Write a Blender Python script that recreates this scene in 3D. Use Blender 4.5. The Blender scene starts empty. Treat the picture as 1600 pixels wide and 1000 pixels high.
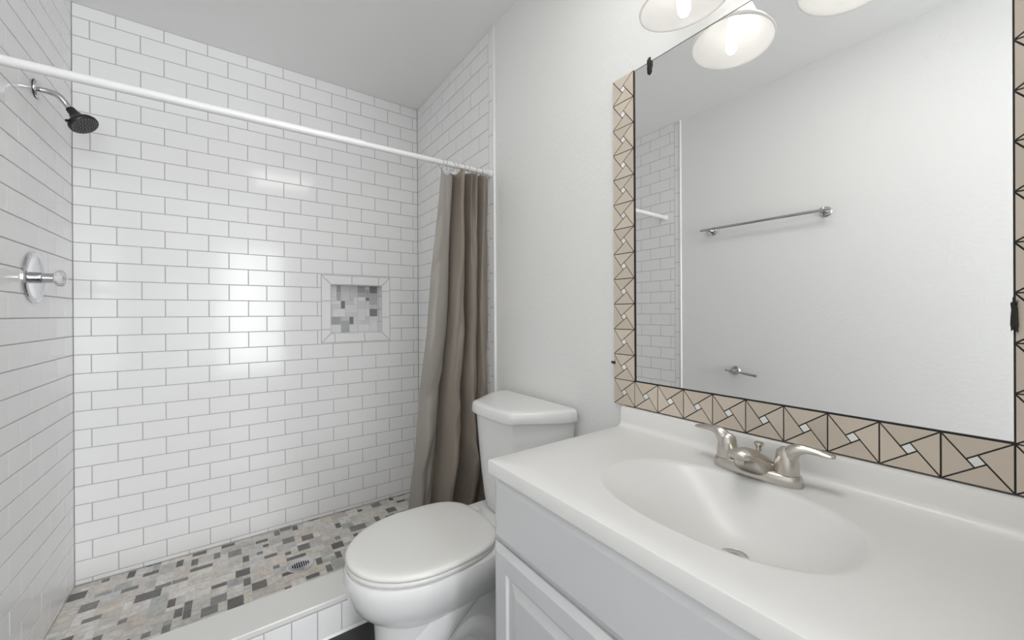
import bpy, bmesh, math, random
from mathutils import Vector, Matrix, noise
PI = math.pi
SC = bpy.context.scene
COL = SC.collection

# ------------------------------------------------------------------ camera
CAM_H = 1.13536
FPX = 610.146
YAW, PITCH, ROLL = 0.62141, -0.00085, -0.00519
def cam_axes():
    def chain(v):
        X, Y, Z = v
        c, s = math.cos(YAW), math.sin(YAW); xr, zd, yu = c*X - s*Y, s*X + c*Y, Z
        c, s = math.cos(PITCH), math.sin(PITCH); zd, yu = c*zd + s*yu, -s*zd + c*yu
        c, s = math.cos(ROLL), math.sin(ROLL); xr, yu = c*xr + s*yu, -s*xr + c*yu
        return xr, yu, zd
    cols = [chain(v) for v in ((1, 0, 0), (0, 1, 0), (0, 0, 1))]
    r = Vector([c[0] for c in cols]); u = Vector([c[1] for c in cols]); f = Vector([c[2] for c in cols])
    return r, u, f
cd = bpy.data.cameras.new('camera'); cam = bpy.data.objects.new('camera', cd); COL.objects.link(cam)
r_, u_, f_ = cam_axes()
M = Matrix((( r_.x, u_.x, -f_.x, 0), (r_.y, u_.y, -f_.y, 0), (r_.z, u_.z, -f_.z, CAM_H), (0, 0, 0, 1)))
cam.matrix_world = M
cd.sensor_width = 36; cd.lens = FPX/1600*36; cd.shift_y = -9.196/1600; cd.clip_start = 0.01
SC.camera = cam

# ------------------------------------------------------------------ light, exposure
SC.view_settings.view_transform = 'Standard'; SC.view_settings.look = 'None'
SC.view_settings.gamma = 1; SC.view_settings.exposure = 1.28
SC.view_settings.use_curve_mapping = False
try:
    SC.cycles.use_denoising = True; SC.cycles.max_bounces = 14; SC.cycles.diffuse_bounces = 8; SC.cycles.glossy_bounces = 6
    SC.cycles.caustics_reflective = False; SC.cycles.caustics_refractive = False
except Exception: pass
W = bpy.data.worlds.new('world'); SC.world = W; W.use_nodes = True
W.node_tree.nodes['Background'].inputs[0].default_value = (.9, .95, 1, 1)
W.node_tree.nodes['Background'].inputs[1].default_value = 0.4
def area(name, loc, rot, sx, sy, power, color):
    l = bpy.data.lights.new(name, 'AREA'); l.shape = 'RECTANGLE'; l.size = sx; l.size_y = sy; l.energy = power; l.color = color
    o = bpy.data.objects.new(name, l); COL.objects.link(o); o.location = loc; o.rotation_euler = rot
    return o
# fill daylight added behind the camera, with two stronger strips for streaks on tile
area('added_daylight', (.36, -3.045, 1.22), (PI/2, 0, 0), 1.06, 2.0, 35, (.965, .98, 1))
area('added_daylight', (-.395, -3.035, 1.19), (PI/2, 0, 0), .16, 1.46, 1.6, (.95, .975, 1))
area('added_daylight', (.166, -3.035, 1.19), (PI/2, 0, 0), .15, 1.46, 1.5, (.95, .975, 1))
area('added_ceiling_fill', (.40, .36, 2.43), (0, 0, 0), .46, .46, 2.9, (1, .985, .96))  # unseen overhead fill light, added to even out the room

# ------------------------------------------------------------------ room dimensions
XL, XR, YB, ZC = -0.539, 0.968, 2.383, 2.442
YT = 1.490           # where the shower tile ends on both side walls
YR = -3.00           # wall behind the camera
PAINT = 0.006        # painted plaster lies this far behind the tile face
SF = 0.010           # shower floor
P, TW = 0.0785, 0.1581

# ------------------------------------------------------------------ materials
def mat(name, col, rough=.5, metal=0.0, **kw):
    m = bpy.data.materials.new(name); m.use_nodes = True
    b = m.node_tree.nodes['Principled BSDF']
    b.inputs['Base Color'].default_value = (*col, 1); b.inputs['Roughness'].default_value = rough; b.inputs['Metallic'].default_value = metal
    for k, v in kw.items(): b.inputs[k.replace('_', ' ')].default_value = v
    return m
def add_bump(m, scale, strength, dist=.001, detail=3, stretch=(1, 1, 1), kind='noise'):
    nt = m.node_tree; b = nt.nodes['Principled BSDF']
    tc = nt.nodes.new('ShaderNodeTexCoord'); mp = nt.nodes.new('ShaderNodeMapping'); mp.inputs['Scale'].default_value = stretch
    n = nt.nodes.new('ShaderNodeTexNoise'); n.inputs['Scale'].default_value = scale; n.inputs['Detail'].default_value = detail
    bp = nt.nodes.new('ShaderNodeBump'); bp.inputs['Strength'].default_value = strength; bp.inputs['Distance'].default_value = dist
    nt.links.new(tc.outputs['Object'], mp.inputs[0]); nt.links.new(mp.outputs[0], n.inputs['Vector'])
    nt.links.new(n.outputs['Fac'], bp.inputs['Height']); nt.links.new(bp.outputs[0], b.inputs['Normal'])
    return m
def attr_color(m, rough_from_alpha=False):
    nt = m.node_tree; b = nt.nodes['Principled BSDF']
    a = nt.nodes.new('ShaderNodeAttribute'); a.attribute_name = 'tint'
    nt.links.new(a.outputs['Color'], b.inputs['Base Color'])
    return a
M_TILE = add_bump(mat('glazed_white_tile', (.85, .85, .85), .12, 0, Specular_IOR_Level=.30), 9, .10, .004, 1)
M_GROUT = mat('grey_grout', (.47, .465, .455), .9)
M_PAINT = add_bump(mat('white_wall_paint', (.81, .81, .80), .6), 55, .45, .003, 4)
M_CEIL = add_bump(mat('ceiling_paint', (.86, .86, .855), .8), 40, .25, .003, 3)
M_PORC = mat('white_porcelain', (.80, .80, .80), .07)
M_SEAT = mat('seat_plastic', (.78, .775, .75), .28)
M_MARBLE = mat('cultured_marble', (.80, .795, .78), .34)
M_CAB = mat('cabinet_paint', (.71, .712, .725), .38)
M_NICK = add_bump(mat('brushed_nickel', (.60, .565, .52), .27, 1.0), 180, .08, .0005, 2, (1, 1, .15))
M_CHROME = mat('chrome', (.60, .60, .615), .07, 1.0)
M_BLACK = mat('black_plastic', (.012, .011, .011), .32)
M_NOZ = mat('grey_nozzles', (.35, .34, .33), .4)
M_CURB = mat('curb_stone', (.74, .735, .715), .16)
M_FLOOR = add_bump(mat('dark_floor_plank', (.035, .034, .037), .45), 14, .2, .002, 4, (1, 6, 1))
M_ROD = mat('white_enamel', (.80, .80, .80), .3)
M_MIRROR = mat('mirror_silver', (.90, .905, .90), .0, 1.0)
M_JOINT = mat('dark_joint', (.018, .015, .012), .6)
M_BTILE = attr_color(mat('beige_mirror_tile', (.42, .36, .30), .17)) and bpy.data.materials['beige_mirror_tile']
M_TAPE = add_bump(mat('dark_tape', (.014, .014, .008), .5), 60, .5, .003)
M_ACRYL = mat('clear_acrylic', (.95, .95, .95), .04, 0, Transmission_Weight=.75, IOR=1.45)
M_DARK = mat('drain_void', (.01, .01, .014), .8)
M_STEEL = mat('satin_steel', (.68, .67, .70), .3, .9)
M_MOS = mat('mosaic_stone_and_glass', (.5, .5, .5), .22); attr_color(M_MOS)
def mosaic_veins():
    nt = M_MOS.node_tree; b = nt.nodes['Principled BSDF']; a = [n for n in nt.nodes if n.type == 'ATTRIBUTE'][0]
    tc = nt.nodes.new('ShaderNodeTexCoord'); n = nt.nodes.new('ShaderNodeTexNoise'); n.inputs['Scale'].default_value = 32; n.inputs['Detail'].default_value = 6
    n.inputs['Distortion'].default_value = 1.6
    cr = nt.nodes.new('ShaderNodeValToRGB'); cr.color_ramp.elements[0].position = .36; cr.color_ramp.elements[0].color = (.66, .62, .57, 1)
    cr.color_ramp.elements[1].position = .58; cr.color_ramp.elements[1].color = (1.06, 1.06, 1.06, 1)
    mx = nt.nodes.new('ShaderNodeMix'); mx.data_type = 'RGBA'; mx.blend_type = 'MULTIPLY'; mx.inputs[0].default_value = .55
    nt.links.new(tc.outputs['Object'], n.inputs['Vector']); nt.links.new(n.outputs['Fac'], cr.inputs[0])
    nt.links.new(a.outputs['Color'], mx.inputs[6]); nt.links.new(cr.outputs[0], mx.inputs[7]); nt.links.new(mx.outputs[2], b.inputs['Base Color'])
mosaic_veins()
M_MOS2 = mat('niche_glass_mosaic', (.5, .5, .5), .15); attr_color(M_MOS2)
M_MGROUT = mat('mosaic_grout', (.64, .63, .61), .9)
def emit(name, col, s):
    m = bpy.data.materials.new(name); m.use_nodes = True; nt = m.node_tree; nt.nodes.clear()
    e = nt.nodes.new('ShaderNodeEmission'); e.inputs[0].default_value = (*col, 1); e.inputs[1].default_value = s
    o = nt.nodes.new('ShaderNodeOutputMaterial'); nt.links.new(e.outputs[0], o.inputs[0]); return m
M_BULB = emit('lit_bulb', (1, .975, .93), 1.6)
def sheer(name, col, trans, rough, tcol=None):
    m = mat(name, col, rough); nt = m.node_tree; b = nt.nodes['Principled BSDF']; o = [n for n in nt.nodes if n.type == 'OUTPUT_MATERIAL'][0]
    t = nt.nodes.new('ShaderNodeBsdfTranslucent'); t.inputs[0].default_value = (*(tcol or col), 1)
    mx = nt.nodes.new('ShaderNodeMixShader'); mx.inputs[0].default_value = trans
    nt.links.new(b.outputs[0], mx.inputs[1]); nt.links.new(t.outputs[0], mx.inputs[2]); nt.links.new(mx.outputs[0], o.inputs[0]); return m
M_SHADE = sheer('frosted_white_glass', (.85, .845, .83), .5, .25)
_b = M_SHADE.node_tree.nodes['Principled BSDF']; _b.inputs['Emission Color'].default_value = (1, .985, .955, 1); _b.inputs['Emission Strength'].default_value = .115
M_CURT = sheer('taupe_curtain_fabric', (.30, .26, .217), .30, .15, (.80, .74, .66))
M_CURT_LIT = sheer('backlit_curtain_fabric', (.365, .340, .310), .35, .20, (.8, .77, .73))  # same cloth made paler: light through the single layer put into the colour
M_CURT.node_tree.nodes['Principled BSDF'].inputs['Sheen Weight'].default_value = .15
M_RING = mat('clear_curtain_ring', (.80, .80, .79), .15, 0, Transmission_Weight=.5)
M_TRIM = mat('white_trim', (.82, .82, .81), .25)

# ------------------------------------------------------------------ helpers
def finish(name, bm, m, parent=None, smooth=False, angle=None, bevel=0, kind=None):
    me = bpy.data.meshes.new(name); bm.to_mesh(me); bm.free()
    for mm in (m if isinstance(m, (list, tuple)) else [m]): me.materials.append(mm)
    o = bpy.data.objects.new(name, me); COL.objects.link(o)
    if smooth:
        for p in me.polygons: p.use_smooth = True
        if angle is not None: me.set_sharp_from_angle(angle=math.radians(angle))
    if bevel:
        b = o.modifiers.new('bevel', 'BEVEL'); b.width = bevel; b.segments = 3; b.limit_method = 'ANGLE'; b.angle_limit = math.radians(40)
        b.harden_normals = False
        for p in me.polygons: p.use_smooth = True
        me.set_sharp_from_angle(angle=math.radians(50))
    if parent: o.parent = parent; o.matrix_parent_inverse = parent.matrix_world.inverted() if parent.type != 'EMPTY' else Matrix.Translation(-Vector(parent.location))
    if kind: o['kind'] = kind
    return o
def tag(o, label, cat, group=None):
    o['label'] = label; o['category'] = cat
    if group: o['group'] = group
    return o
def thing(name, loc, label, cat, group=None):
    o = bpy.data.objects.new(name, None); COL.objects.link(o); o.location = loc; o.empty_display_size = .05
    return tag(o, label, cat, group)
def box(bm, lo, hi, mi=0):
    x0, y0, z0 = lo; x1, y1, z1 = hi
    v = [bm.verts.new(c) for c in ((x0,y0,z0),(x1,y0,z0),(x1,y1,z0),(x0,y1,z0),(x0,y0,z1),(x1,y0,z1),(x1,y1,z1),(x0,y1,z1))]
    fs = []
    for q in ((0,3,2,1),(4,5,6,7),(0,1,5,4),(1,2,6,5),(2,3,7,6),(3,0,4,7)):
        f = bm.faces.new([v[i] for i in q]); f.material_index = mi; fs.append(f)
    return fs
def loft(bm, rings, close=True, cap0=True, cap1=True, mi=0):
    vs = [[bm.verts.new(p) for p in r] for r in rings]; n = len(rings[0])
    for a, b in zip(vs, vs[1:]):
        for i in range(n if close else n-1):
            j = (i+1) % n
            f = bm.faces.new((a[i], a[j], b[j], b[i])); f.material_index = mi
    if cap0: bm.faces.new(list(reversed(vs[0]))).material_index = mi
    if cap1: bm.faces.new(vs[-1]).material_index = mi
    return vs
def frame_of(d):
    d = Vector(d).normalized(); a = Vector((0, 0, 1)) if abs(d.z) < .9 else Vector((1, 0, 0))
    u = d.cross(a).normalized(); v = d.cross(u).normalized(); return u, v, d
def lathe(bm, prof, origin, axis, n=40, mi=0, cap0=True, cap1=True):
    """prof: (radius, distance along axis)"""
    u, v, d = frame_of(axis); o = Vector(origin)
    rings = [[o + d*t + (u*math.cos(2*PI*i/n) + v*math.sin(2*PI*i/n))*max(r, 1e-5) for i in range(n)] for r, t in prof]
    return loft(bm, rings, True, cap0, cap1, mi)
def tube(bm, pts, rad, n=16, mi=0, squash=None):
    pts = [Vector(p) for p in pts]; m = len(pts); rings = []; u = None
    for i, p in enumerate(pts):
        d = (pts[min(i+1, m-1)] - pts[max(i-1, 0)]).normalized()
        if u is None: u, v, _ = frame_of(d)
        else:
            u = (u - d*u.dot(d)).normalized(); v = d.cross(u)
        r = rad[i] if isinstance(rad, (list, tuple)) else rad
        ru, rv = (r if isinstance(r, tuple) else (r, r))
        rings.append([p + u*ru*math.cos(2*PI*k/n) + v*rv*math.sin(2*PI*k/n) for k in range(n)])
    return loft(bm, rings, True, True, True, mi)
def smooth_path(pts, k=8):
    pts = [Vector(p) for p in pts]; out = []
    for i in range(len(pts)-1):
        p0, p1, p2, p3 = pts[max(i-1, 0)], pts[i], pts[i+1], pts[min(i+2, len(pts)-1)]
        for j in range(k):
            t = j/k
            out.append(.5*((2*p1) + (p2-p0)*t + (2*p0-5*p1+4*p2-p3)*t*t + (3*p1-p0-3*p2+p3)*t**3))
    out.append(pts[-1]); return out
def lerp(a, b, t): return a + (b-a)*t
def sstep(t): t = max(0, min(1, t)); return t*t*(3-2*t)
def interp(xs, ys, x):
    if x <= xs[0]: return ys[0]
    for i in range(len(xs)-1):
        if x <= xs[i+1]: return lerp(ys[i], ys[i+1], (x-xs[i])/(xs[i+1]-xs[i]))
    return ys[-1]

# tile field: o + u*a + v*b on the wall, n towards the room
def minus(r, h):
    a0, a1, b0, b1 = r; x0, x1, y0, y1 = h
    if a1 <= x0 or a0 >= x1 or b1 <= y0 or b0 >= y1: return [r]
    out = []
    if a0 < x0: out.append((a0, x0, b0, b1))
    if a1 > x1: out.append((x1, a1, b0, b1))
    m0, m1 = max(a0, x0), min(a1, x1)
    if b0 < y0: out.append((m0, m1, b0, y0))
    if b1 > y1: out.append((m0, m1, y1, b1))
    return out
def put_tile(bm, o, u, v, n, quad, t=.006, gap=.0017, ch=.0010, rng=None, tint=None, lay=None, mi=0, tilt=.00022):
    """quad: polygon of (a, b) counter-clockwise; face raised by t above the grout plane"""
    c = Vector((sum(q[0] for q in quad)/len(quad), sum(q[1] for q in quad)/len(quad)))
    def inset(k):
        m = len(quad); res = []
        for i in range(m):
            p0, p1, p2 = Vector(quad[i-1]), Vector(quad[i]), Vector(quad[(i+1) % m])
            e1 = (p1-p0).normalized(); e2 = (p2-p1).normalized()
            n1 = Vector((-e1.y, e1.x)); n2 = Vector((-e2.y, e2.x))
            b = n1+n2; L = b.length_squared
            res.append(p1 + b*(2*k/L) if L > 1e-9 else p1)
        return res
    tu, tv, td = ((rng.uniform(-1, 1)*tilt*8, rng.uniform(-1, 1)*tilt*8, rng.uniform(-1, 1)*tilt) if rng else (0, 0, 0))
    def w(p, d): return o + u*p[0] + v*p[1] + n*(d + (p[0]-c.x)*tu + (p[1]-c.y)*tv + td)
    i0, i1 = inset(gap), inset(gap+ch)
    A = [bm.verts.new(o + u*p[0] + v*p[1] - n*.001) for p in i0]; B = [bm.verts.new(w(p, t-ch*.8)) for p in i0]; C_ = [bm.verts.new(w(p, t)) for p in i1]
    m = len(quad); fs = []
    for X, Y in ((A, B), (B, C_)):
        for i in range(m): fs.append(bm.faces.new((X[i], X[(i+1) % m], Y[(i+1) % m], Y[i])))
    fs.append(bm.faces.new(C_))
    for f in fs:
        f.material_index = mi
        if lay is not None:
            for l in f.loops: l[lay] = (*tint, 1)
def rect(r): a0, a1, b0, b1 = r; return [(a0, b0), (a1, b0), (a1, b1), (a0, b1)]
def subway(bm, o, u, v, n, A0, A1, B0, B1, rowz, jo, je, hole=None, seed=1):
    """rows at rowz + k*P; odd rows have a joint at jo, even rows at je"""
    rng = random.Random(seed)
    k = math.floor((B0-rowz)/P)
    while rowz + k*P < B1:
        b0, b1 = max(B0, rowz+k*P), min(B1, rowz+(k+1)*P)
        if b1-b0 > .004:
            j = jo if k % 2 else je
            i = math.floor((A0-j)/TW)
            while j + i*TW < A1:
                a0, a1 = max(A0, j+i*TW), min(A1, j+(i+1)*TW)
                if a1-a0 > .006:
                    for q in (minus((a0, a1, b0, b1), hole) if hole else [(a0, a1, b0, b1)]):
                        if q[1]-q[0] > .006 and q[3]-q[2] > .006: put_tile(bm, o, u, v, n, rect(q), rng=rng)
                i += 1
        k += 1
V = Vector
TILE_T = .006

# ------------------------------------------------------------------ room shell
bm = bmesh.new(); box(bm, (XL-.12, YR-.12, -.1), (XR+.12, YB+.25, 0)); finish('floor', bm, M_FLOOR, kind='structure')
bm = bmesh.new(); box(bm, (XL-.12, YR-.12, ZC), (XR+.12, YB+.25, ZC+.1)); finish('ceiling', bm, M_CEIL, kind='structure')
# painted side walls (slabs), tile face on top of them in the shower
bm = bmesh.new(); box(bm, (XL-.12, YR, 0), (XL-PAINT, YB+TILE_T, ZC)); wl = finish('wall_left', bm, M_PAINT, kind='structure')
bm = bmesh.new(); box(bm, (XR+PAINT, YR, 0), (XR+.12, YB+TILE_T, ZC)); wr = finish('wall_right', bm, M_PAINT, kind='structure')
# wall behind the camera; its wide window is added to light the room
DX0, DX1, DZ0, DZ1 = -.485, .90, .21, 2.23
bm = bmesh.new()
for lo, hi in (((XL-.12, 0), (DX0, ZC)), ((DX1, 0), (XR+.12, ZC)), ((DX0, DZ1), (DX1, ZC)), ((DX0, 0), (DX1, DZ0))):
    box(bm, (lo[0], YR-.12, lo[1]), (hi[0], YR, hi[1]))
finish('wall_rear', bm, M_PAINT, kind='structure')
bm = bmesh.new()
for a, b, c, d in ((DX0-.04, DX1+.04, DZ1, DZ1+.04), (DX0-.04, DX1+.04, DZ0-.04, DZ0), (DX0-.04, DX0, DZ0, DZ1), (DX1, DX1+.04, DZ0, DZ1)): box(bm, (a, YR-.02, c), (b, YR+.018, d))
finish('added_window_1', bm, M_TRIM, bevel=.003, kind='structure')
# unseen short wall added beside the camera to keep rear light off the counter
bm = bmesh.new(); box(bm, (.44, -.16, 0), (XR+.05, -.045, ZC)); finish('wall_added_stub', bm, M_PAINT, kind='structure')
# back wall slab with the niche recess
NX0, NX1, NZ0, NZ1, ND = .452, .736, 1.029, 1.308, .085
bm = bmesh.new(); yb = YB+TILE_T
for (x0, z0), (x1, z1) in (((XL-.12, 0), (NX0, ZC)), ((NX1, 0), (XR+.12, ZC)), ((NX0, 0), (NX1, NZ0)), ((NX0, NZ1), (NX1, ZC))):
    box(bm, (x0, yb, z0), (x1, yb+.2, z1))
box(bm, (NX0, yb+ND, NZ0), (NX1, yb+.2, NZ1))
wb = finish('wall_back', bm, M_GROUT, kind='structure')
# grout + tile of the three shower walls
def grout_plane(bm, o, u, v, n, A0, A1, B0, B1, hole=None, lift=.0042):
    for q in (minus((A0, A1, B0, B1), hole) if hole else [(A0, A1, B0, B1)]):
        f = bm.faces.new([bm.verts.new(o + u*a + v*b + n*lift) for a, b in rect(q)]); f.material_index = 1
FR = (.403, .785, .978, 1.358)       # outer edge of the niche frame: x0 x1 z0 z1
ROWZ = .03
bm = bmesh.new(); o, u, v, n = V((0, YB+TILE_T, 0)), V((1, 0, 0)), V((0, 0, 1)), V((0, -1, 0))
subway(bm, o, u, v, n, XL, XR, SF, ZC, ROWZ, -.4867, -.4867+TW/2, hole=FR, seed=3)
grout_plane(bm, o, u, v, n, XL, XR, SF, ZC, hole=(NX0, NX1, NZ0, NZ1))
finish('subway_tile', bm, [M_TILE, M_GROUT], parent=wb)
# mitred niche frame, tile pieces split where the photo shows joints
bm = bmesh.new(); x0, x1, z0, z1 = FR; rng = random.Random(5)
put = lambda q: put_tile(bm, o, u, v, n, q, rng=rng, t=.0066)
w0 = .055
tx = (.565, .718); put([(NX0, NZ1), (tx[0], NZ1), (tx[0], z1), (x0, z1)]); put([(tx[0], NZ1), (tx[1], NZ1), (tx[1], z1), (tx[0], z1)]); put([(tx[1], NZ1), (NX1, NZ1), (x1, z1), (tx[1], z1)])
bx = (.472, .635); put([(x0, z0), (bx[0], z0), (bx[0], NZ0), (NX0, NZ0)]); put([(bx[0], z0), (bx[1], z0), (bx[1], NZ0), (bx[0], NZ0)]); put([(bx[1], z0), (x1, z0), (NX1, NZ0), (bx[1], NZ0)])
lz = (1.052, 1.213); put([(x0, z0), (NX0, NZ0), (NX0, lz[0]), (x0, lz[0])]); put([(x0, lz[0]), (NX0, lz[0]), (NX0, lz[1]), (x0, lz[1])]); put([(x0, lz[1]), (NX0, lz[1]), (NX0, NZ1), (x0, z1)])
rz = (1.118, 1.276); put([(NX1, NZ0), (x1, z0), (x1, rz[0]), (NX1, rz[0])]); put([(NX1, rz[0]), (x1, rz[0]), (x1, rz[1]), (NX1, rz[1])]); put([(NX1, rz[1]), (x1, rz[1]), (x1, z1), (NX1, NZ1)])
finish('niche_frame', bm, M_TILE, parent=wb)
bm = bmesh.new(); rng = random.Random(8)   # tile lining the four inner sides of the niche
yi = YB + TILE_T + ND
for oo, uu, vv, nn, A in ((V((NX0-.004, YB+.002, 0)), V((0, 1, 0)), V((0, 0, 1)), V((1, 0, 0)), (NZ0, NZ1)), ):
    k = NZ0
    for a, b in ((NZ0, 1.10), (1.10, 1.178), (1.178, 1.256), (1.256, NZ1)): put_tile(bm, oo, uu, vv, nn, rect((0, ND, a, b)), rng=rng)
oo = V((NX1+.004, yi, 0))
for a, b in ((NZ0, 1.092), (1.092, 1.168), (1.168, 1.246), (1.246, NZ1)): put_tile(bm, oo, V((0, -1, 0)), V((0, 0, 1)), V((-1, 0, 0)), rect((0, ND, a, b)), rng=rng)
for a, b in ((NX0, .6), (.6, NX1)):
    put_tile(bm, V((0, yi, NZ0-.004)), V((1, 0, 0)), V((0, -1, 0)), V((0, 0, 1)), rect((a, b, 0, ND)), rng=rng)
    put_tile(bm, V((0, YB+.002, NZ1+.004)), V((1, 0, 0)), V((0, 1, 0)), V((0, 0, -1)), rect((a, b, 0, ND)), rng=rng)
finish('niche_lining', bm, M_TILE, parent=wb)

# random modular mosaic
LIGHT = [(.72, .685, .64), (.74, .72, .69), (.66, .63, .59), (.77, .75, .73), (.70, .635, .57), (.63, .60, .57)]
PALE = [(.48, .50, .49), (.56, .565, .555), (.44, .465, .455), (.62, .625, .62)]
DARK = [(.165, .158, .150), (.205, .205, .20), (.145, .137, .130), (.245, .245, .24)]
def mosaic(bm, o, u, v, n, A, B, unit, rng, pd, pp, light, pale, dark, sizes, skip=None):
    lay = bm.loops.layers.float_color.new('tint')
    na, nb = math.ceil(A/unit), math.ceil(B/unit); used = [[False]*nb for _ in range(na)]; dk = [[False]*nb for _ in range(na)]
    for j in range(nb):
        for i in range(na):
            if used[i][j]: continue
            opts = sizes[:]; rng.shuffle(opts)
            opts.sort(key=lambda s: -rng.random()**(1.0/s[2]))
            for w, h, _ in opts + [(1, 1, 1)]:
                if i+w <= na and j+h <= nb and all(not used[i+x][j+y] for x in range(w) for y in range(h)): break
            for x in range(w):
                for y in range(h): used[i+x][j+y] = True
            r = rng.random(); k = pd*(.35 if w*h >= 6 else (1.5 if w*h in (2, 4) else 1.0))
            near = any(dk[x][y] for x in range(max(0, i-1), min(na, i+w+1)) for y in range(max(0, j-1), min(nb, j+h+1)))
            is_dark = r < k*1.75 and (not near or rng.random() < .12)
            pal = dark if is_dark else (pale if rng.random() < pp else light)
            if is_dark:
                for x in range(w):
                    for y in range(h): dk[i+x][j+y] = True
            c = rng.choice(pal); f = rng.uniform(.9, 1.08); c = tuple(min(1, x*f) for x in c)
            a0, a1, b0, b1 = i*unit, min(A, (i+w)*unit), j*unit, min(B, (j+h)*unit)
            if a1-a0 < .005 or b1-b0 < .005: continue
            q = (a0, a1, b0, b1)
            put_tile(bm, o, u, v, n, rect(q), t=.004, gap=.0013, ch=.0005, rng=rng, tint=c, lay=lay, tilt=.00006)
    q = bm.faces.new([bm.verts.new(o + u*a + v*b + n*.0028) for a, b in rect((0, A, 0, B))]); q.material_index = 1
    for l in q.loops: l[lay] = (.5, .5, .5, 1)
SZ = [(1, 1, .9), (2, 1, 1.6), (1, 2, .7), (2, 2, 1.5), (3, 2, 1.1), (3, 1, .35), (2, 3, .5)]
bm = bmesh.new()
mosaic(bm, V((NX0, yi+.0, NZ0)), V((1, 0, 0)), V((0, 0, 1)), V((0, -1, 0)), NX1-NX0, NZ1-NZ0, .0236, random.Random(21), .17, .30,
       [(.76, .76, .76), (.80, .80, .81), (.70, .70, .70)], [(.46, .465, .48), (.60, .605, .62)], [(.17, .17, .175), (.24, .24, .245)], SZ)
finish('niche_mosaic', bm, [M_MOS2, M_MGROUT], parent=wb)

# side walls: subway tile from the back corner to a bullnose strip
BN = .041   # strip width
for wall, X, sgn, sd, jo, je in ((wl, XL, 1, 11, .028, .028-TW/2), (wr, XR, -1, 12, .055, .055-TW/2)):
    bm = bmesh.new(); nn = V((sgn, 0, 0)); uu = V((0, -1, 0)) if sgn > 0 else V((0, 1, 0))
    uu = V((0, 1, 0)) if sgn > 0 else V((0, -1, 0))
    # u measured so that u x v points along n
    oo = V((X - sgn*TILE_T, 0, 0))
    if sgn > 0:
        A0, A1 = YT+BN, YB; S0, S1 = YT+.003, YT+BN
    else:
        A0, A1 = -YB, -(YT+BN); S0, S1 = -(YT+BN), -(YT+.003)
    base = (YB if sgn > 0 else -YB)
    subway(bm, oo, uu, V((0, 0, 1)), nn, A0, A1, SF, ZC, ROWZ, base - jo*sgn, base - je*sgn, seed=sd)
    rng = random.Random(sd+50); z = .058 - .158
    while z < ZC:
        b0, b1 = max(.0, z), min(ZC, z+.158)
        if b1-b0 > .006: put_tile(bm, oo, uu, V((0, 0, 1)), nn, rect((S0, S1, b0, b1)), rng=rng)
        z += .158
    grout_plane(bm, oo, uu, V((0, 0, 1)), nn, min(A0, S0)+(0), max(A1, S1), 0, ZC)
    finish('subway_tile', bm, [M_TILE, M_GROUT], parent=wall)
    bm = bmesh.new()   # rounded white edging that ends the tile
    prof = [(YT+.004, -.006), (YT+.004, .0015), (YT+.002, .0035), (YT-.002, .0035), (YT-.006, .001), (YT-.0075, -.004), (YT-.0075, -.006)]
    rings = [[V((X + sgn*d, y, zz)) for y, d in prof] for zz in (0, ZC)]
    loft(bm, rings); bmesh.ops.recalc_face_normals(bm, faces=bm.faces[:])
    finish('tile_edging', bm, M_TRIM, parent=wall, smooth=True, angle=60)

# shower floor: raised bed with mosaic
YC0, YC1, ZCB = 1.490, 1.646, .132
bm = bmesh.new(); box(bm, (XL-PAINT, YC1-.01, 0), (XR+PAINT, YB+.006, SF-.003)); sf = finish('floor_shower', bm, M_MGROUT, kind='structure')
bm = bmesh.new()
mosaic(bm, V((XL, YC1-.004, SF-.004)), V((1, 0, 0)), V((0, 1, 0)), V((0, 0, 1)), XR-XL, YB-YC1+.004,   .0272, random.Random(7), .22, .17, LIGHT, PALE, DARK, SZ)
finish('floor_mosaic', bm, [M_MOS, M_MGROUT], parent=sf)

# curb between bathroom floor and shower
bm = bmesh.new(); box(bm, (XL-PAINT, YC0+.007, 0), (XR+PAINT, YC1, ZCB-.022)); cb = finish('trim_shower_curb', bm, M_GROUT, kind='structure')
bm = bmesh.new(); box(bm, (XL-PAINT, YC0-.001, ZCB-.022), (XR+PAINT, YC1+.002, ZCB)); finish('curb_cap', bm, M_CURB, parent=cb, bevel=.004)
bm = bmesh.new(); rng = random.Random(4); o, u, v, n = V((0, YC0+.007, 0)), V((1, 0, 0)), V((0, 0, 1)), V((0, -1, 0))
x = .0773-.0785*9
while x < XR:
    a0, a1 = max(XL-PAINT, x), min(XR+PAINT, x+.0785)
    if a1-a0 > .01: put_tile(bm, o, u, v, n, rect((a0, a1, .004, ZCB-.024)), rng=rng, t=.0065)
    x += .0785
f = bm.faces.new([bm.verts.new((X, YC0+.0025, Z)) for X, Z in ((XL, 0), (XR, 0), (XR, ZCB-.02), (XL, ZCB-.02))]); f.material_index = 1
finish('curb_tile', bm, [M_TILE, M_GROUT], parent=cb)
bm = bmesh.new(); loft(bm, [[V((X, YC0-.004, .0)), V((X, YC0+.003, .0)), V((X, YC0+.003, .010)), V((X, YC0-.001, .007))] for X in (XL-PAINT, XR+PAINT)])
bmesh.ops.recalc_face_normals(bm, faces=bm.faces[:]); finish('caulk_bead', bm, M_TRIM, parent=cb)

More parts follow.
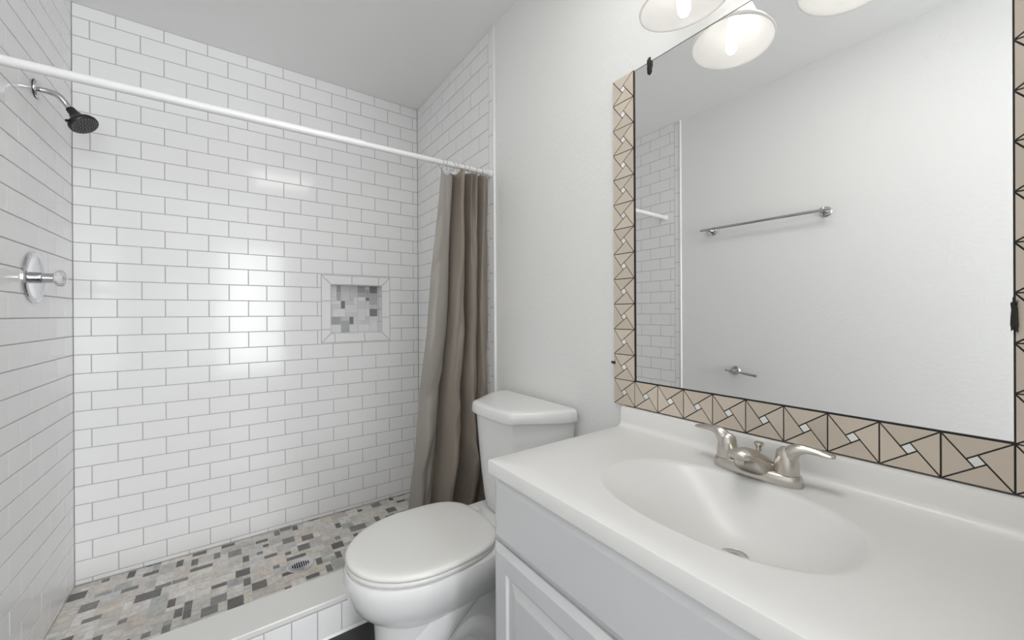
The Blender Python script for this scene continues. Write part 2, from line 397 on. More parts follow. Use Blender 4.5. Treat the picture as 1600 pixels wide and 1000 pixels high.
# ------------------------------------------------------------------ shower drain
t = thing('shower_drain', (.244, 1.985, SF), 'round steel drain with dark slots in the mosaic shower floor', 'drain')
c = V((.244, 1.985, SF))
bm = bmesh.new(); lathe(bm, [(.054, -.002), (.054, .0015), (.052, .003), (.048, .003), (.047, .0022), (.001, .0022)], c, (0, 0, 1), 48); finish('drain_cover', bm, M_STEEL, t, True, 40)
bm = bmesh.new()
for k in range(8):
    x = (k-3.5)*.0088; L = math.sqrt(max(.036**2 - x*x, 0)) * .62
    box(bm, (c.x+x-.0027, c.y-L, c.z+.0023), (c.x+x+.0027, c.y+L, c.z+.0029))
finish('slots', bm, M_DARK, t)
bm = bmesh.new(); lathe(bm, [(.0045, .002), (.0045, .0035), (.003, .0042), (.0001, .0042)], c+V((.004, -.036, 0)), (0, 0, 1), 16); finish('screw', bm, M_STEEL, t, True, 40)

# ------------------------------------------------------------------ shower head
t = thing('showerhead', (XL, 2.012, 1.905), 'black shower head on a bent chrome arm from the left tile wall', 'shower head')
base = V((XL, 2.012, 1.905))
bm = bmesh.new(); lathe(bm, [(.030, 0), (.030, .003), (.027, .008), (.015, .012), (.0115, .013)], base, (1, 0, 0), 36); finish('flange', bm, M_CHROME, t, True, 35)
bm = bmesh.new(); lathe(bm, [(.031, .0005), (.031, .0028)], base, (1, 0, 0), 36); finish('gasket', bm, M_BLACK, t)
HD = V((-.424, 2.002, 1.812))
ax = V((.56, -.26, -.79)).normalized()
neck = HD - ax*.052
bm = bmesh.new(); tube(bm, smooth_path([base, base+V((.03, 0, 0)), base+V((.055, -.001, -.008)), neck-V((.012, 0, -.018)), neck], 8), .0095, 18); finish('arm', bm, M_CHROME, t, True)
bm = bmesh.new(); lathe(bm, [(.0125, -.012), (.0135, -.004), (.0135, .010), (.017, .012), (.018, .022), (.025, .032), (.038, .041), (.0415, .048), (.0415, .054), (.039, .057)], neck, ax, 44); finish('spray_head', bm, M_BLACK, t, True, 40)
bm = bmesh.new()
lathe(bm, [(.0385, .0565), (.0385, .0578), (.0001, .0578)], neck, ax, 40)
finish('spray_face', bm, mat('dark_spray_face', (.022, .022, .023), .35), t, True, 40)
bm = bmesh.new(); uu, vv, dd = frame_of(ax)
for rr, k in ((.007, 5), (.014, 9), (.021, 14), (.028, 20), (.034, 26)):
    for i in range(k):
        a = 2*PI*i/k + rr*40; q = neck + dd*.0576 + uu*rr*math.cos(a) + vv*rr*math.sin(a)
        lathe(bm, [(.0013, 0), (.0011, .0014)], q, dd, 6)
finish('nozzles', bm, M_NOZ, t)
bm = bmesh.new(); q = neck + dd*.049; side = V((-.62, -.75, -.2)); side = (side - dd*side.dot(dd)).normalized()
tube(bm, [q+side*.036, q+side*.047, q+side*.052+dd*.004], [.0035, .0035, .0045], 10); finish('mode_lever', bm, M_BLACK, t, True)

# ------------------------------------------------------------------ shower valve
c = V((XL, 1.985, 1.264))
t = thing('shower_valve', c, 'round chrome shower valve plate with clear knob below the shower head', 'shower valve')
bm = bmesh.new(); lathe(bm, [(.086, 0), (.086, .003), (.083, .0065), (.074, .0085), (.070, .0078), (.030, .0078), (.001, .0078)], c, (1, 0, 0), 64); finish('escutcheon', bm, M_CHROME, t, True, 35)
bm = bmesh.new(); lathe(bm, [(.0185, .007), (.0185, .022), (.0165, .024), (.0165, .044), (.0175, .0445), (.0175, .048), (.012, .050)], c, (1, 0, 0), 32); finish('stem', bm, M_CHROME, t, True, 35)
bm = bmesh.new()
u_a, v_a, d_a = frame_of((1, 0, 0)); n = 40; rings = []
for r, d in ((.016, .0485), (.022, .0505), (.0255, .056), (.0262, .064), (.0245, .070), (.019, .0735), (.006, .074)):
    rings.append([c + d_a*d + (u_a*math.cos(2*PI*i/n) + v_a*math.sin(2*PI*i/n))*r*(1+.05*math.cos(8*2*PI*i/n)) for i in range(n)])
loft(bm, rings); finish('knob', bm, M_ACRYL, t, True)
bm = bmesh.new(); lathe(bm, [(.0065, .0735), (.0065, .0755), (.004, .0765), (.0001, .0765)], c, (1, 0, 0), 18); finish('knob_cap', bm, M_CHROME, t, True, 40)

# ------------------------------------------------------------------ curtain rod, rings and curtain
RL, RR = V((XL, 1.600, 1.803)), V((XR, 1.512, 1.778))
rd = (RR-RL).normalized()
t = thing('curtain_rod', RL, 'white shower curtain rod spanning between the two tiled side walls', 'curtain rod')
bm = bmesh.new(); tube(bm, [RL+rd*.002, RL+rd*.95], .0135, 20); finish('outer_pole', bm, M_ROD, t, True, 40)
bm = bmesh.new(); tube(bm, [RL+rd*.93, RR-rd*.002], .0112, 20); tube(bm, [RL+rd*.945, RL+rd*.953], .0142, 20); finish('inner_pole', bm, M_ROD, t, True, 40)
for q, s in ((RL, 1), (RR, -1)):
    bm = bmesh.new(); lathe(bm, [(.020, 0), (.020, .006), (.017, .016), (.0135, .018)], q, rd*s, 24); finish('end_cap', bm, M_ROD, t, True, 40)

def rod_at(x): return RL + (RR-RL)*((x-XL)/(XR-XL))
ZT = 1.772
ZBOT = .150
LX = ([.15, .30, .557, .725, .864, 1.056, 1.329, 1.60, 1.745], [.606, .617, .639, .652, .657, .679, .695, .714, .725])
# each pleat: (position along top 0..1, position at mid, position at bottom, ridge depth)
# plan of the folds (share of the width, depth) at three heights
TOPP = ([0, .08, .16, .24, .29, .33, .37, .42, .47, .51, .55, .59, .63, .68, .73, .77, .81, .86, .93, 1],
        [.004, -.006, -.010, .002, .050, .015, -.024, -.030, .0, .060, .015, -.024, -.004, -.030, -.010, .060, .0, -.028, -.012, .0])
MIDP = ([0, .17, .33, .39, .355, .36, .45, .54, .578, .60, .622, .63, .70, .78, .80, .825, .815, .84, .92, 1.0],
        [.010, .0, .012, .070, .012, -.020, -.034, -.018, .030, .165, .030, -.012, -.034, -.012, .06, .09, .0, -.026, -.020, .0])
BOTP = ([0, .10, .20, .28, .35, .33, .38, .46, .52, .56, .58, .62, .68, .74, .78, .81, .83, .88, .94, 1],
        [.020, -.034, .012, .036, .085, .0, -.040, -.040, .0, .060, .11, .05, -.034, -.034, .0, .080, .030, -.030, -.026, .0])
KN = [i/19 for i in range(20)]
def plan(z):
    k = (z-ZBOT)/(ZT-ZBOT)
    if k > .62: f = sstep((k-.62)/.38); A, B = MIDP, TOPP
    else: f = sstep(k/.62); A, B = BOTP, MIDP
    return [lerp(a, b, f) for a, b in zip(A[0], B[0])], [lerp(a, b, f) for a, b in zip(A[1], B[1])]
def crspline(xs, ys, x):
    n = len(xs)
    i = 0
    while i < n-2 and x > xs[i+1]: i += 1
    t = (x-xs[i])/(xs[i+1]-xs[i]); a, b, c, d = ys[max(i-1, 0)], ys[i], ys[i+1], ys[min(i+2, n-1)]
    return .5*((2*b)+(c-a)*t+(2*a-5*b+4*c-d)*t*t+(3*b-a-3*c+d)*t**3)
def curtain_point(s, z):
    k = (z-ZBOT)/(ZT-ZBOT)
    xl = interp(LX[0], LX[1], z); xr = lerp(.955, .957, k)
    fx, fy = plan(z)
    off = -crspline(KN, fy, s)
    x = lerp(xl, xr, crspline(KN, fx, s))
    yl = lerp(1.655, 1.525, sstep(k)*.35+k*.65); yr = lerp(1.560, 1.525, k)
    y = lerp(yl, yr, sstep(s*1.4))
    # creases: ridged noise along slanted directions
    w = 1-k
    c1 = abs(noise.noise(V((s*5 + k*1.6, k*3.1, 3.3))))
    c2 = abs(noise.noise(V((s*9 - k*3.2, k*5.3, 9.1))))
    off2 = (-.045*c1 - .024*c2)*(.25+1.1*w)
    # faceted crumple of the lower half
    dv = noise.voronoi(V((s*4.2 + k*1.3, k*4.6 - s*1.5, 4.2)))[0]
    off2 -= .050*(dv[1]-dv[0])*sstep((.72-k)/.45)*(.35+.65*sstep((s-.05)/.2))
    # long slanted creases where the cloth has been folded over the curb
    for s0, z0, s1, z1, wd, am in ((.30, .86, .62, .22, .035, .030), (.55, .62, .92, .18, .03, .034), (.12, .62, .42, .20, .03, .020), (.66, .60, .50, .16, .025, .026), (.34, 1.18, .50, .74, .03, .018)):
        L2 = (s1-s0)**2*.0576 + (z1-z0)**2; q = ((s-s0)*(s1-s0)*.0576 + (z-z0)*(z1-z0))/L2
        if -.15 < q < 1.15:
            d = ((s-s0-(s1-s0)*q)*.24)**2 + (z-z0-(z1-z0)*q)**2
            side = 1.5 if (s-s0)*(z1-z0) - (z-z0)*(s1-s0) > 0 else .45
            am_ = am*1.3*min(1, max(0, (q+.15)/.4), max(0, (1.15-q)/.4))
            off2 -= am_*max(0, 1 - math.sqrt(d)/(wd*side))
    # slanted gather on the free panel at a third of the height
    g = math.exp(-((s-.14)/.10)**2)*math.exp(-((z-.87-(s-.1)*.5)/.045)**2)
    off2 -= .016*g
    return V((min(x, .958), min(y - off + off2*.8, YB), z))
NS, NZ = 340, 170
bm = bmesh.new(); rows = []
for j in range(NZ+1):
    k = j/NZ; row = []
    for i in range(NS+1):
        s = i/NS
        zt = ZT - .007 - (.016 if s < .3 else .009)*abs(math.sin(PI*(s*9.5)))**1.3
        if s < .20: zt -= .020*math.sin(PI*s/.20)*1.2
        z = lerp(ZBOT + .012*math.sin(s*23), zt, k)
        row.append(bm.verts.new(curtain_point(s, z)))
    rows.append(row)
for j in range(NZ):
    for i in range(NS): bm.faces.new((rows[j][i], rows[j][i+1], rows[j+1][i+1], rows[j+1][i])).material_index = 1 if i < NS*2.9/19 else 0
cur = finish('shower_curtain', bm, [M_CURT, M_CURT_LIT], None, True)
so = cur.modifiers.new('solid', 'SOLIDIFY'); so.thickness = .0008
tag(cur, 'taupe fabric shower curtain gathered in folds at the right end of rod', 'shower curtain')
NAMES = ['first', 'second', 'third', 'fourth', 'fifth', 'sixth', 'seventh', 'eighth']
rx = [.728, .752, .778, .802, .828, .856, .886, .918]
ring_me = None
for i, x in enumerate(rx):
    c = rod_at(x)
    if ring_me is None:
        bm = bmesh.new(); pts = []
        for k in range(25):
            a = 2*PI*k/24; pts.append(V((0, .0150*math.sin(a), -.0075 + .0195*math.cos(a))))
        rings = []
        for k in range(24):
            d = (pts[k+1]-pts[k-1 if k else 23]).normalized(); uu = V((1, 0, 0)); vv = d.cross(uu)
            rings.append([pts[k] + (uu*math.cos(2*PI*q/8)+vv*math.sin(2*PI*q/8))*.0012 for q in range(8)])
        rings.append(rings[0]); loft(bm, rings, True, False, False); bmesh.ops.remove_doubles(bm, verts=bm.verts[:], dist=1e-6)
        ob = finish('curtain_ring', bm, M_RING, None, True); ring_me = ob.data
    else:
        ob = bpy.data.objects.new('curtain_ring', ring_me); COL.objects.link(ob)
    ob.location = c; ob.rotation_euler = (0, 0, (.25, -.3, .4, -.2, .3, -.35, .2, -.15)[i])
    tag(ob, 'small curtain ring over white rod, %s counted from the free curtain edge' % NAMES[i], 'curtain ring', 'curtain rings on the white rod')

# ------------------------------------------------------------------ toilet
TY = 1.168
t = thing('toilet', (.60, TY, 0), 'white two-piece toilet between the vanity and the shower curb', 'toilet')
def egg(cx, front, back, hw, z, n=64, eb=2.7, ef=2.0, cy=TY):
    out = []
    for i in range(n):
        a = 2*PI*i/n; c, s = math.cos(a), math.sin(a)
        if c >= 0: e = ef; L = cx-front
        else: e = eb; L = back-cx
        x = cx - math.copysign(abs(c)**(2/e), c)*L; y = cy + math.copysign(abs(s)**(2/e), s)*hw
        out.append(V((x, y, z)))
    return out
bm = bmesh.new()
S = [(.0, .48, .318, .86, .118), (.02, .48, .318, .86, .118), (.03, .48, .326, .855, .110), (.10, .48, .336, .85, .103), (.18, .48, .338, .84, .104), (.245, .48, .334, .83, .112),
     (.252, .48, .326, .80, .122), (.262, .48, .312, .78, .133), (.285, .48, .288, .77, .150), (.31, .48, .270, .765, .165), (.34, .48, .258, .765, .178), (.37, .48, .2515, .765, .184), (.392, .48, .252, .765, .185), (.402, .48, .256, .762, .182), (.405, .48, .264, .755, .176)]
loft(bm, [egg(cx, f, b, w, z, eb=3.2) for z, cx, f, b, w in S], True, True, True)
# deck below the tank
def rrect(x0, x1, y0, y1, z, r, k=6):
    out = []
    for cx, cy, a0 in ((x1-r, y1-r, 0), (x0+r, y1-r, PI/2), (x0+r, y0+r, PI), (x1-r, y0+r, 1.5*PI)):
        for i in range(k+1): a = a0 + PI/2*i/k; out.append(V((cx+r*math.cos(a), cy+r*math.sin(a), z)))
    return out
loft(bm, [rrect(.62, .93, TY-w, TY+w, z, .04) for z, w in ((.25, .10), (.32, .125), (.36, .142), (.398, .148), (.406, .142))])
# trapway relief on both sides
for sd in (-1, 1):
    tube(bm, smooth_path([(.40, TY+sd*.035, .06), (.45, TY+sd*.045, .15), (.52, TY+sd*.058, .235), (.60, TY+sd*.064, .30), (.66, TY+sd*.06, .32)], 7), [.075]*28+[.07], 20)
    tube(bm, smooth_path([(.54, TY+sd*.06, .15), (.60, TY+sd*.072, .165), (.655, TY+sd*.075, .125), (.675, TY+sd*.075, .07), (.68, TY+sd*.072, .005)], 7), .042, 18)
bmesh.ops.recalc_face_normals(bm, faces=bm.faces[:])
finish('bowl', bm, M_PORC, t, True, 40)
bm = bmesh.new()
for z, dw in ((.4065, -.004), (.408, .0), (.419, .0), (.4215, -.003)): pass
loft(bm, [egg(.475, .258+d, .70-d, .184-d, z, eb=3.0) for z, d in ((.4075, .004), (.409, .0015), (.412, .0), (.419, .0), (.4215, .0012), (.4225, .003))])
finish('seat', bm, M_SEAT, t, True, 60)
bm = bmesh.new()
loft(bm, [egg(.475, .258+d, .705-d, .186-d, z, eb=3.2) for z, d in ((.4252, .003), (.426, .001), (.428, .0), (.434, .0008), (.438, .004), (.4405, .010), (.442, .022), (.443, .06))])
finish('seat_lid', bm, M_SEAT, t, True, 60)
for sd in (-1, 1):
    bm = bmesh.new(); q = V((.722, TY+sd*.075, .405)); lathe(bm, [(.018, 0), (.018, .010), (.014, .018), (.002, .0195)], q, (0, 0, 1), 24)
    tube(bm, [q+V((-.03, 0, .020)), q+V((-.005, 0, .016))], .009, 12); finish('hinge', bm, M_SEAT, t, True, 40)
    bm = bmesh.new(); lathe(bm, [(.016, 0), (.016, .006), (.013, .016), (.007, .022), (.0005, .0235)], V((.645, TY+sd*.128, .0)), (0, 0, 1), 20); box(bm, (.60, TY+sd*.115-.03, 0), (.69, TY+sd*.115+.03, .012))
    finish('bolt_cap', bm, M_PORC, t, True, 40)
def tank_plan(z, grow, taper):
    """trapezoid with bowed front: front narrower than the wall side"""
    xf, xb = .740+taper-grow, .952
    fw, bw = .113-taper*.4+grow, .212-taper*1.2+grow
    pts = [(xb, bw), (.915, bw), (.86-.0, lerp(bw, fw, .38)+.012), (xf+.035, fw+.014), (xf+.014, fw), (xf+.004, fw*.80), (xf-.002, fw*.4)]
    c = TY+.008
    full = [(x, c+y) for x, y in pts] + [(x, c-y) for x, y in reversed(pts)]
    sm = []
    m = len(full)
    pts3 = [V((x, y, z)) for x, y in full]
    out = smooth_path(pts3, 5)
    return out
bm = bmesh.new()
loft(bm, [tank_plan(z, 0, tp) for z, tp in ((.405, .045), (.415, .034), (.45, .028), (.55, .017), (.65, .009), (.77, 0))]); bmesh.ops.recalc_face_normals(bm, faces=bm.faces[:])
finish('tank', bm, M_PORC, t, True, 50)
bm = bmesh.new()
loft(bm, [tank_plan(z, g, 0) for z, g in ((.766, .007), (.7675, .0115), (.771, .013), (.798, .0105), (.8035, .0082), (.807, .0035), (.8088, -.003), (.8096, -.012), (.810, -.035))]); bmesh.ops.recalc_face_normals(bm, faces=bm.faces[:])
finish('tank_lid', bm, M_PORC, t, True, 50)

# ------------------------------------------------------------------ vanity cabinet
CF, CY0, CY1, CTOP = .487, -.022, .757, .766
t = thing('vanity_cabinet', (.73, .37, 0), 'white painted vanity cabinet with raised panel doors under the sink top', 'cabinet')
bm = bmesh.new(); box(bm, (CF+.018, CY0, .09), (XR+.004, CY0+.016, CTOP)); box(bm, (CF+.018, CY1-.016, .09), (XR+.004, CY1, CTOP)); box(bm, (CF+.018, CY0+.016, .09), (CF+.034, CY1-.016, CTOP)); box(bm, (XR-.01, CY0+.016, .09), (XR+.004, CY1-.016, CTOP)); box(bm, (CF+.034, CY0+.016, .09), (XR-.01, CY1-.016, .106)); box(bm, (CF+.07, CY0+.01, 0), (XR+.004, CY1-.01, .09)); finish('cabinet_body', bm, M_CAB, t, bevel=.0015)
def panel_front(bm, y0, y1, z0, z1, x, stile, raised=True):
    """front slab with routed edge and raised centre; faces -X"""
    def ring(i, d): return [V((x+d, y0+i, z0+i)), V((x+d, y1-i, z0+i)), V((x+d, y1-i, z1-i)), V((x+d, y0+i, z1-i))]
    R = [ring(0, .018), ring(0, .007), ring(.006, .004), ring(.016, .0)]
    if raised: R += [ring(stile, .0), ring(stile+.004, .006), ring(stile+.012, .0075), ring(stile+.034, .0015)]
    loft(bm, R, True, True, True); bmesh.ops.recalc_face_normals(bm, faces=bm.faces[:])
ym = (CY0+CY1)/2
bm = bmesh.new(); panel_front(bm, CY0+.001, CY1+.004, .618, CTOP-.005, CF, 0, False); finish('false_drawer_front', bm, M_CAB, t)
for a, b in ((ym+.0015, CY1+.004), (CY0+.001, ym-.0015)):
    bm = bmesh.new(); panel_front(bm, a, b, .10, .612, CF, .052); finish('door', bm, M_CAB, t)

# ------------------------------------------------------------------ countertop with integral basin
KX0, KX1, KY0, KY1, KZ0, KZ1 = .478, XR+PAINT, -.037, .765, .770, .800
BX, BY, BA, BB, BD = .700, .360, .142, .206, .102
DRX, DRY = .730, .338
N = 128
def sup(a): # superellipse direction
    c, s = math.cos(a), math.sin(a); e = 2/2.35
    return math.copysign(abs(c)**e, c), math.copysign(abs(s)**e, s)
tp = thing('vanity_countertop', (.72, .36, KZ0), 'white cultured marble vanity top with a moulded oval sink', 'countertop')
RIM = 1.06
def basin_ring(rho):
    # rho 0 (drain) .. 1 (lip) .. RIM (flat top)
    out = []
    k = min(rho, 1)
    for i in range(N):
        a = 2*PI*i/N; cx, sy = sup(a)
        shift = 1-k
        x = BX + (DRX-BX)*shift + BA*rho*cx; y = BY + (DRY-BY)*shift + BB*rho*sy
        if rho >= 1: z = KZ1 - .0022*(1-sstep((rho-1)/(RIM-1)))**2
        else:
            # the far (+Y) end slopes gently, the front and wall sides drop fast
            soft = .8*((1+sy)/2)**2.5
            prof = lerp((1 - k**2.3)**.95, .5+.5*math.cos(PI*k), soft)
            z = KZ1 - .0022 - (BD-.0022)*prof
        out.append(V((x, y, z)))
    return out
rhos = [.13] + [.13 + (1-.13)*(i/26) for i in range(1, 27)] + [1.01, 1.02, 1.035, 1.05, RIM]
bm = bmesh.new(); loft(bm, [basin_ring(r) for r in rhos], True, True, False); bmesh.ops.recalc_face_normals(bm, faces=bm.faces[:])
if sum(f.normal.z for f in bm.faces) < 0: bmesh.ops.reverse_faces(bm, faces=bm.faces[:])
basin = finish('sink_basin', bm, M_MARBLE, tp, True)
bm = bmesh.new(); inner = basin_ring(RIM); outer = []
for p in inner:
    d = V((p.x-BX, p.y-BY, 0)); ts = []
    if d.x > 1e-9: ts.append((KX1-BX)/d.x)
    if d.x < -1e-9: ts.append((KX0-BX)/d.x)
    if d.y > 1e-9: ts.append((KY1-BY)/d.y)
    if d.y < -1e-9: ts.append((KY0-BY)/d.y)
    q = min(ts); outer.append(V((BX+d.x*q, BY+d.y*q, KZ1)))
for cx, cy in ((KX0, KY0), (KX0, KY1), (KX1, KY0), (KX1, KY1)):   # snap the nearest outline points on the corners
    i = min(range(N), key=lambda k: (outer[k].x-cx)**2 + (outer[k].y-cy)**2); outer[i] = V((cx, cy, KZ1))
def off(ring, d, z):
    return [V((min(max(p.x, KX0+d), KX1), min(max(p.y, KY0+d), KY1-d), z)) for p in ring]
e = .0016
rings = [inner, [a.lerp(b, .5) for a, b in zip(inner, outer)], off(outer, e*1.6, KZ1), off(outer, e*.5, KZ1-e*.5), off(outer, 0, KZ1-e*1.6), off(outer, 0, KZ0), [V((lerp(p.x, BX, .1), lerp(p.y, BY, .1), KZ0)) for p in outer]]
loft(bm, rings, True, False, False); bmesh.ops.recalc_face_normals(bm, faces=bm.faces[:])
finish('counter_slab', bm, M_MARBLE, tp, True, 28)
bm = bmesh.new(); prof = [(XR-.019, KZ1-.002), (XR-.019, .849), (XR-.0165, .853), (XR-.012, .8545), (XR+PAINT, .8545), (XR+PAINT, KZ1-.002)]
prof = [(XR-.036, KZ1-.0004), (XR-.030, KZ1+.0006), (XR-.0245, KZ1+.0032), (XR-.0208, KZ1+.0080), (XR-.0192, KZ1+.0145)] + prof[1:]
loft(bm, [[V((x, y, z)) for x, z in prof] for y in (KY0, KY1)]); bmesh.ops.recalc_face_normals(bm, faces=bm.faces[:])
finish('backsplash', bm, M_MARBLE, tp, True, 35)
dz = KZ1-BD
bm = bmesh.new(); lathe(bm, [(.023, -.002), (.023, .0022), (.0205, .0035), (.018, .002), (.0175, -.004)], V((DRX, DRY, dz)), (0, 0, 1), 36, 0, False, False); finish('drain_flange', bm, M_NICK, tp, True, 40)
bm = bmesh.new(); lathe(bm, [(.0165, -.004), (.0165, .004), (.014, .0062), (.0001, .0075)], V((DRX, DRY, dz)), (0, 0, 1), 36); finish('drain_stopper', bm, M_NICK, tp, True, 40)

# ------------------------------------------------------------------ faucet
FX, FY, FZ = .880, .365, KZ1
t = thing('faucet', (FX, FY, FZ), 'brushed nickel two-handle sink faucet on the white vanity top', 'faucet')
def stadium(cx, cy, hx, hy, z, n=48, e=2.6):
    out = []
    for i in range(n):
        a = 2*PI*i/n; c, s = math.cos(a), math.sin(a)
        out.append(V((cx + math.copysign(abs(c)**(2/e), c)*hx, cy + math.copysign(abs(s)**(2/e), s)*hy, z)))
    return out
bm = bmesh.new()
loft(bm, [stadium(FX, FY, hx, hy, FZ+z) for z, hx, hy in ((0, .028, .082), (.003, .029, .083), (.014, .0285, .0825), (.020, .026, .080), (.023, .021, .075), (.0235, .012, .066))])
finish('base_plate', bm, M_NICK, t, True, 50)
bm = bmesh.new()   # spout: wide hump on the base that rises and narrows to a short level nose
SPT = [(.024, .0, .010, .046), (.022, .0, .026, .046), (.012, .0, .040, .044), (-.006, .0, .051, .040), (-.022, .004, .0585, .034), (-.038, .020, .0635, .0275), (-.052, .036, .0660, .0235), (-.066, .0445, .0665, .0225), (-.078, .0485, .0655, .0205), (-.085, .0530, .0620, .013)]
rings = []
for dx, zb, zt, hw in SPT:
    ring = []
    for q in range(36):
        a = 2*PI*q/36; c, s_ = math.cos(a), math.sin(a)
        e = .62 if s_ < 0 else 1.0
        ring.append(V((FX+dx, FY + math.copysign(abs(c)**(e if s_ < 0 else .9), c)*hw*(1-.25*max(0, s_)**2), FZ + (zb+zt)/2 + math.copysign(abs(s_)**e, s_)*(zt-zb)/2)))
    rings.append(ring)
sm = []
for i in range(len(rings)-1):
    for j in range(3):
        t_ = j/3
        row = []
        for q in range(36):
            p0, p1, p2, p3 = (rings[min(max(k_, 0), len(rings)-1)][q] for k_ in (i-1, i, i+1, i+2))
            row.append(.5*((2*p1)+(p2-p0)*t_+(2*p0-5*p1+4*p2-p3)*t_*t_+(3*p1-p0-3*p2+p3)*t_**3))
        sm.append(row)
sm.append(rings[-1])
loft(bm, sm); bmesh.ops.recalc_face_normals(bm, faces=bm.faces[:])
finish('spout', bm, M_NICK, t, True, 60)
bm = bmesh.new(); lathe(bm, [(.009, 0), (.009, .010), (.0075, .0105), (.0075, .002)], V((FX-.068, FY, FZ+.0385)), (0, 0, 1), 20); finish('aerator', bm, M_NICK, t, True, 40)
for sd in (1, -1):
    hb = V((FX, FY+sd*.056, FZ+.022))
    bm = bmesh.new()
    pr = [(.0215, 0), (.0215, .004), (.0205, .018), (.0185, .032)]
    lathe(bm, pr + [(.0165, .042), (.009, .049), (.001, .051)], hb, V((0, sd*.0, 1)), 32)
    tip = hb + V((.012, sd*.072, .053))
    path = smooth_path([hb+V((0, sd*.002, .030)), hb+V((.0, sd*.012, .045)), hb+V((.002, sd*.026, .052)), hb+V((.006, sd*.045, .052)), hb+V((.009, sd*.060, .050)), hb+V((.012, sd*.074, .049))], 5)
    rr = []; m = len(path)
    rings = []
    for i, c in enumerate(path):
        k = i/(m-1); d = (path[min(i+1, m-1)]-path[max(i-1, 0)]).normalized(); ux = V((1, 0, 0)); up = d.cross(ux).normalized(); ux = up.cross(d).normalized()
        hw = interp([0, .25, .5, .75, .92, 1], [.0175, .0150, .0115, .0140, .0145, .008], k); hh = interp([0, .25, .5, .8, 1], [.017, .012, .0068, .0048, .002], k)
        rings.append([c + ux*hw*math.cos(2*PI*q/20) + up*hh*math.sin(2*PI*q/20) for q in range(20)])
    loft(bm, rings); bmesh.ops.recalc_face_normals(bm, faces=bm.faces[:])
    finish('lever_handle', bm, M_NICK, t, True, 60)
bm = bmesh.new(); q = V((FX+.026, FY+.004, FZ+.018)); lathe(bm, [(.0028, 0), (.0028, .024), (.0055, .0245), (.0055, .033), (.0045, .034), (.0085, .036), (.0095, .0395), (.0085, .0425), (.001, .044)], q, (0, 0, 1), 20)
finish('lift_rod', bm, M_NICK, t, True, 40)

# ------------------------------------------------------------------ mirror with tiled border
MS, MY, MZ = .07654, .7266, .857
gy1, gy0, gz0 = MY, MY-9*MS, MZ+MS; gz1 = MZ + 13*MS - .004
XM = XR
t = thing('wall_mirror', (XR+PAINT, (gy0+gy1)/2, gz0), 'large wall mirror edged with beige pinwheel tiles above the sink', 'mirror')
bm = bmesh.new(); box(bm, (XM, gy0+.001, gz0+.001), (XR+PAINT, gy1-.001, gz1)); finish('mirror_glass', bm, M_MIRROR, t)
PW = [[(0, 1), (0, 0), (.48, .36)], [(0, 0), (1, 0), (.64, .48)], [(1, 0), (1, 1), (.52, .64)], [(1, 1), (0, 1), (.36, .52)]]
SQ = [(.48, .36), (.64, .48), (.52, .64), (.36, .52)]
def border(name, cells, seed):
    bm = bmesh.new(); lay = bm.loops.layers.float_color.new('tint'); rng = random.Random(seed)
    o0, u, v, n = V((XM+.001, MY, MZ)), V((0, -1, 0)), V((0, 0, 1)), V((-1, 0, 0))
    for i, j in cells:
        o = o0 + u*(i*MS) + v*(j*MS)
        for tri in PW + [SQ]:
            q = [(a*MS, b*MS) for a, b in tri]
            f = rng.uniform(.93, 1.07); c = (.63*f, .555*f, .465*f) if tri is not SQ else (.86*f, .87*f, .85*f)
            put_tile(bm, o, u, v, n, q, t=.005, gap=.0012, ch=.0002, rng=rng, tint=c, lay=lay, tilt=.00025)
        fs = box(bm, tuple(min(a, b) for a, b in zip(o + n*.0032, o + u*MS + v*MS - n*.004)), tuple(max(a, b) for a, b in zip(o + n*.0032, o + u*MS + v*MS - n*.004)), 1)
        for f in fs:
            for l in f.loops: l[lay] = (0, 0, 0, 1)
    return finish(name, bm, [M_BTILE, M_JOINT], t)
border('tile_border', [(-1, j) for j in range(13)], 31)
border('tile_border', [(i, 0) for i in range(9)], 32)
border('tile_border', [(9, j) for j in range(13)], 33)
bm = bmesh.new()   # black adhesive line where glass meets the border
box(bm, (XM-.0022, gy1-.0026, gz0), (XM+.001, gy1, gz1)); box(bm, (XM-.0022, gy0, gz0-.0005), (XM+.001, gy1, gz0+.0022)); box(bm, (XM-.0012, gy0, gz0), (XM+.001, gy0+.0012, gz1))
finish('joint_line', bm, M_JOINT, t)
bm = bmesh.new(); box(bm, (XM-.0005, gy0, gz1), (XR+PAINT, gy1, gz1+.0018)); finish('mirror_edge', bm, mat('mirror_edge_grey', (.12, .12, .11), .4), t)
def rag(name, cy, cz, w, h, seed, x0=XM-.001, th=.004):
    rng = random.Random(seed); bm = bmesh.new(); pts = []
    n = 22
    for i in range(n):
        a = 2*PI*i/n; r = 1 + rng.uniform(-.22, .22)
        e = 2/3.5; pts.append((math.copysign(abs(math.cos(a))**e, math.cos(a))*w/2*r, math.copysign(abs(math.sin(a))**e, math.sin(a))*h/2*r))
    loft(bm, [[V((x0-d, cy-a*k, cz+b*k)) for a, b in pts] for d, k in ((0, 1), (th*.7, 1), (th, .8))]); bmesh.ops.recalc_face_normals(bm, faces=bm.faces[:])
    return finish(name, bm, M_TAPE, t, True, 40)
rag('mirror_clip', .673, 1.838, .0125, .040, 2, XM-.0005, .006)
rag('mirror_clip', .8035, .983, .015, .0085, 3, XM-.0045, .003)
o_ = rag('mirror_clip', .038, 1.128, .0075, .050, 9, XM-.004, .004)

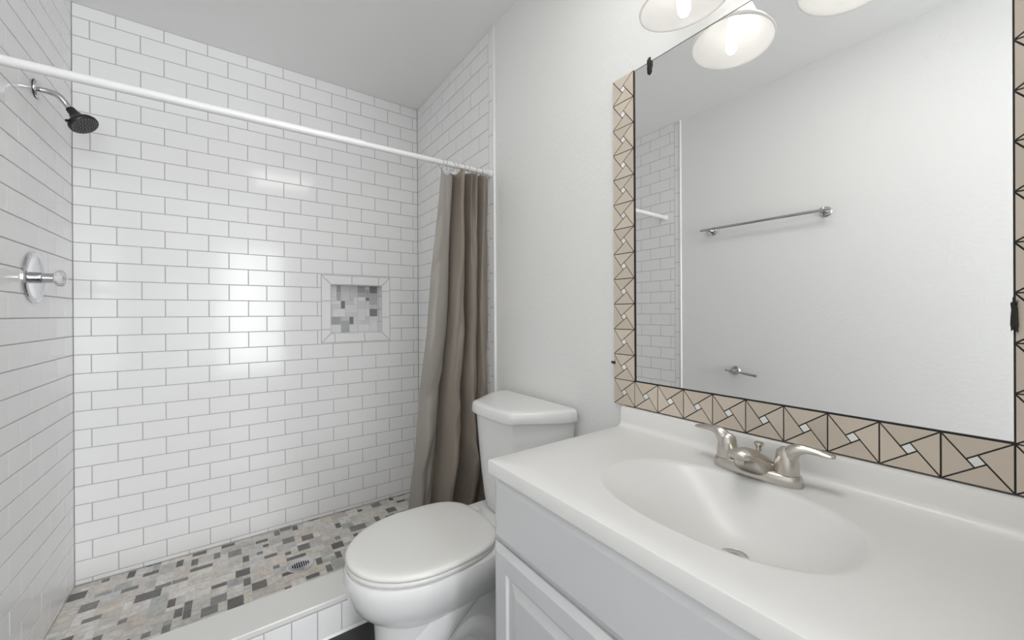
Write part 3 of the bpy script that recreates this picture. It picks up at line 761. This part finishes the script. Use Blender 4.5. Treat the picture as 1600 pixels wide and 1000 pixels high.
# ------------------------------------------------------------------ vanity light above the mirror
SH = [(.853, .502), (.853, .254)]; SZr = 1.849
t = thing('vanity_light', (XR+PAINT, .378, 1.99), 'two-shade vanity wall light with lit bulbs above the mirror', 'wall light')
bm = bmesh.new(); box(bm, (XR+PAINT-.02, .378-.20, 1.955), (XR+PAINT, .378+.20, 2.035)); finish('back_plate', bm, M_NICK, t, bevel=.006)
for sx, sy in SH:
    c = V((sx, sy, SZr)); axis = V((-.13, 0, .99)).normalized()
    bm = bmesh.new()
    tube(bm, smooth_path([V((XR-.01, sy, 2.0)), V((XR-.045, sy, 2.02)), c+axis*.175, c+axis*.125], 6), .007, 12); lathe(bm, [(.024, .118), (.026, .128), (.018, .145), (.008, .148)], c, axis, 24)
    finish('arm', bm, M_NICK, t, True, 40)
    bm = bmesh.new(); lathe(bm, [(.095, 0), (.096, .004), (.086, .018), (.070, .034), (.056, .055), (.046, .080), (.036, .105), (.027, .120), (.020, .124)], c, axis, 56, 0, False, False)
    sh = finish('shade', bm, M_SHADE, t, True); so = sh.modifiers.new('solid', 'SOLIDIFY'); so.thickness = .003; so.offset = 1
    bm = bmesh.new(); bc = c + axis*.0
    lathe(bm, [(.001, -.026), (.009, -.024), (.0135, -.016), (.0145, .0), (.0145, .05), (.013, .065), (.012, .075)], bc, axis, 24); finish('bulb', bm, M_BULB, sh, True)

# ------------------------------------------------------------------ towel bar and paper holder (seen in the mirror)
XW = XL-PAINT
t = thing('towel_bar', (XW, 1.0, 1.652), 'long chrome towel bar on the left wall, seen in the mirror', 'towel bar')
bm = bmesh.new(); tube(bm, [V((XW+.062, .655, 1.650)), V((XW+.062, 1.318, 1.655))], .008, 20); finish('bar', bm, M_CHROME, t, True, 40)
for y in (.690, 1.270):
    bm = bmesh.new(); lathe(bm, [(.026, 0), (.026, .005), (.022, .009), (.011, .011), (.010, .060), (.012, .066), (.001, .070)], V((XW, y, 1.651)), (1, 0, 0), 32); finish('post', bm, M_CHROME, t, True, 35)
t = thing('paper_holder', (XW, 1.135, .787), 'short chrome toilet paper holder on the left wall, seen in the mirror', 'paper holder')
bm = bmesh.new(); lathe(bm, [(.027, 0), (.027, .005), (.023, .010), (.012, .012), (.0105, .052), (.011, .060), (.001, .063)], V((XW, 1.135, .786)), (1, 0, 0), 32); finish('post', bm, M_CHROME, t, True, 35)
bm = bmesh.new(); tube(bm, [V((XW+.055, 1.172, .789)), V((XW+.055, 1.005, .773))], .0075, 18); lathe(bm, [(.0075, 0), (.0095, .001), (.0095, .006), (.006, .008)], V((XW+.055, 1.005, .773)), (0, -1, -.1), 16); finish('bar', bm, M_CHROME, t, True, 40)
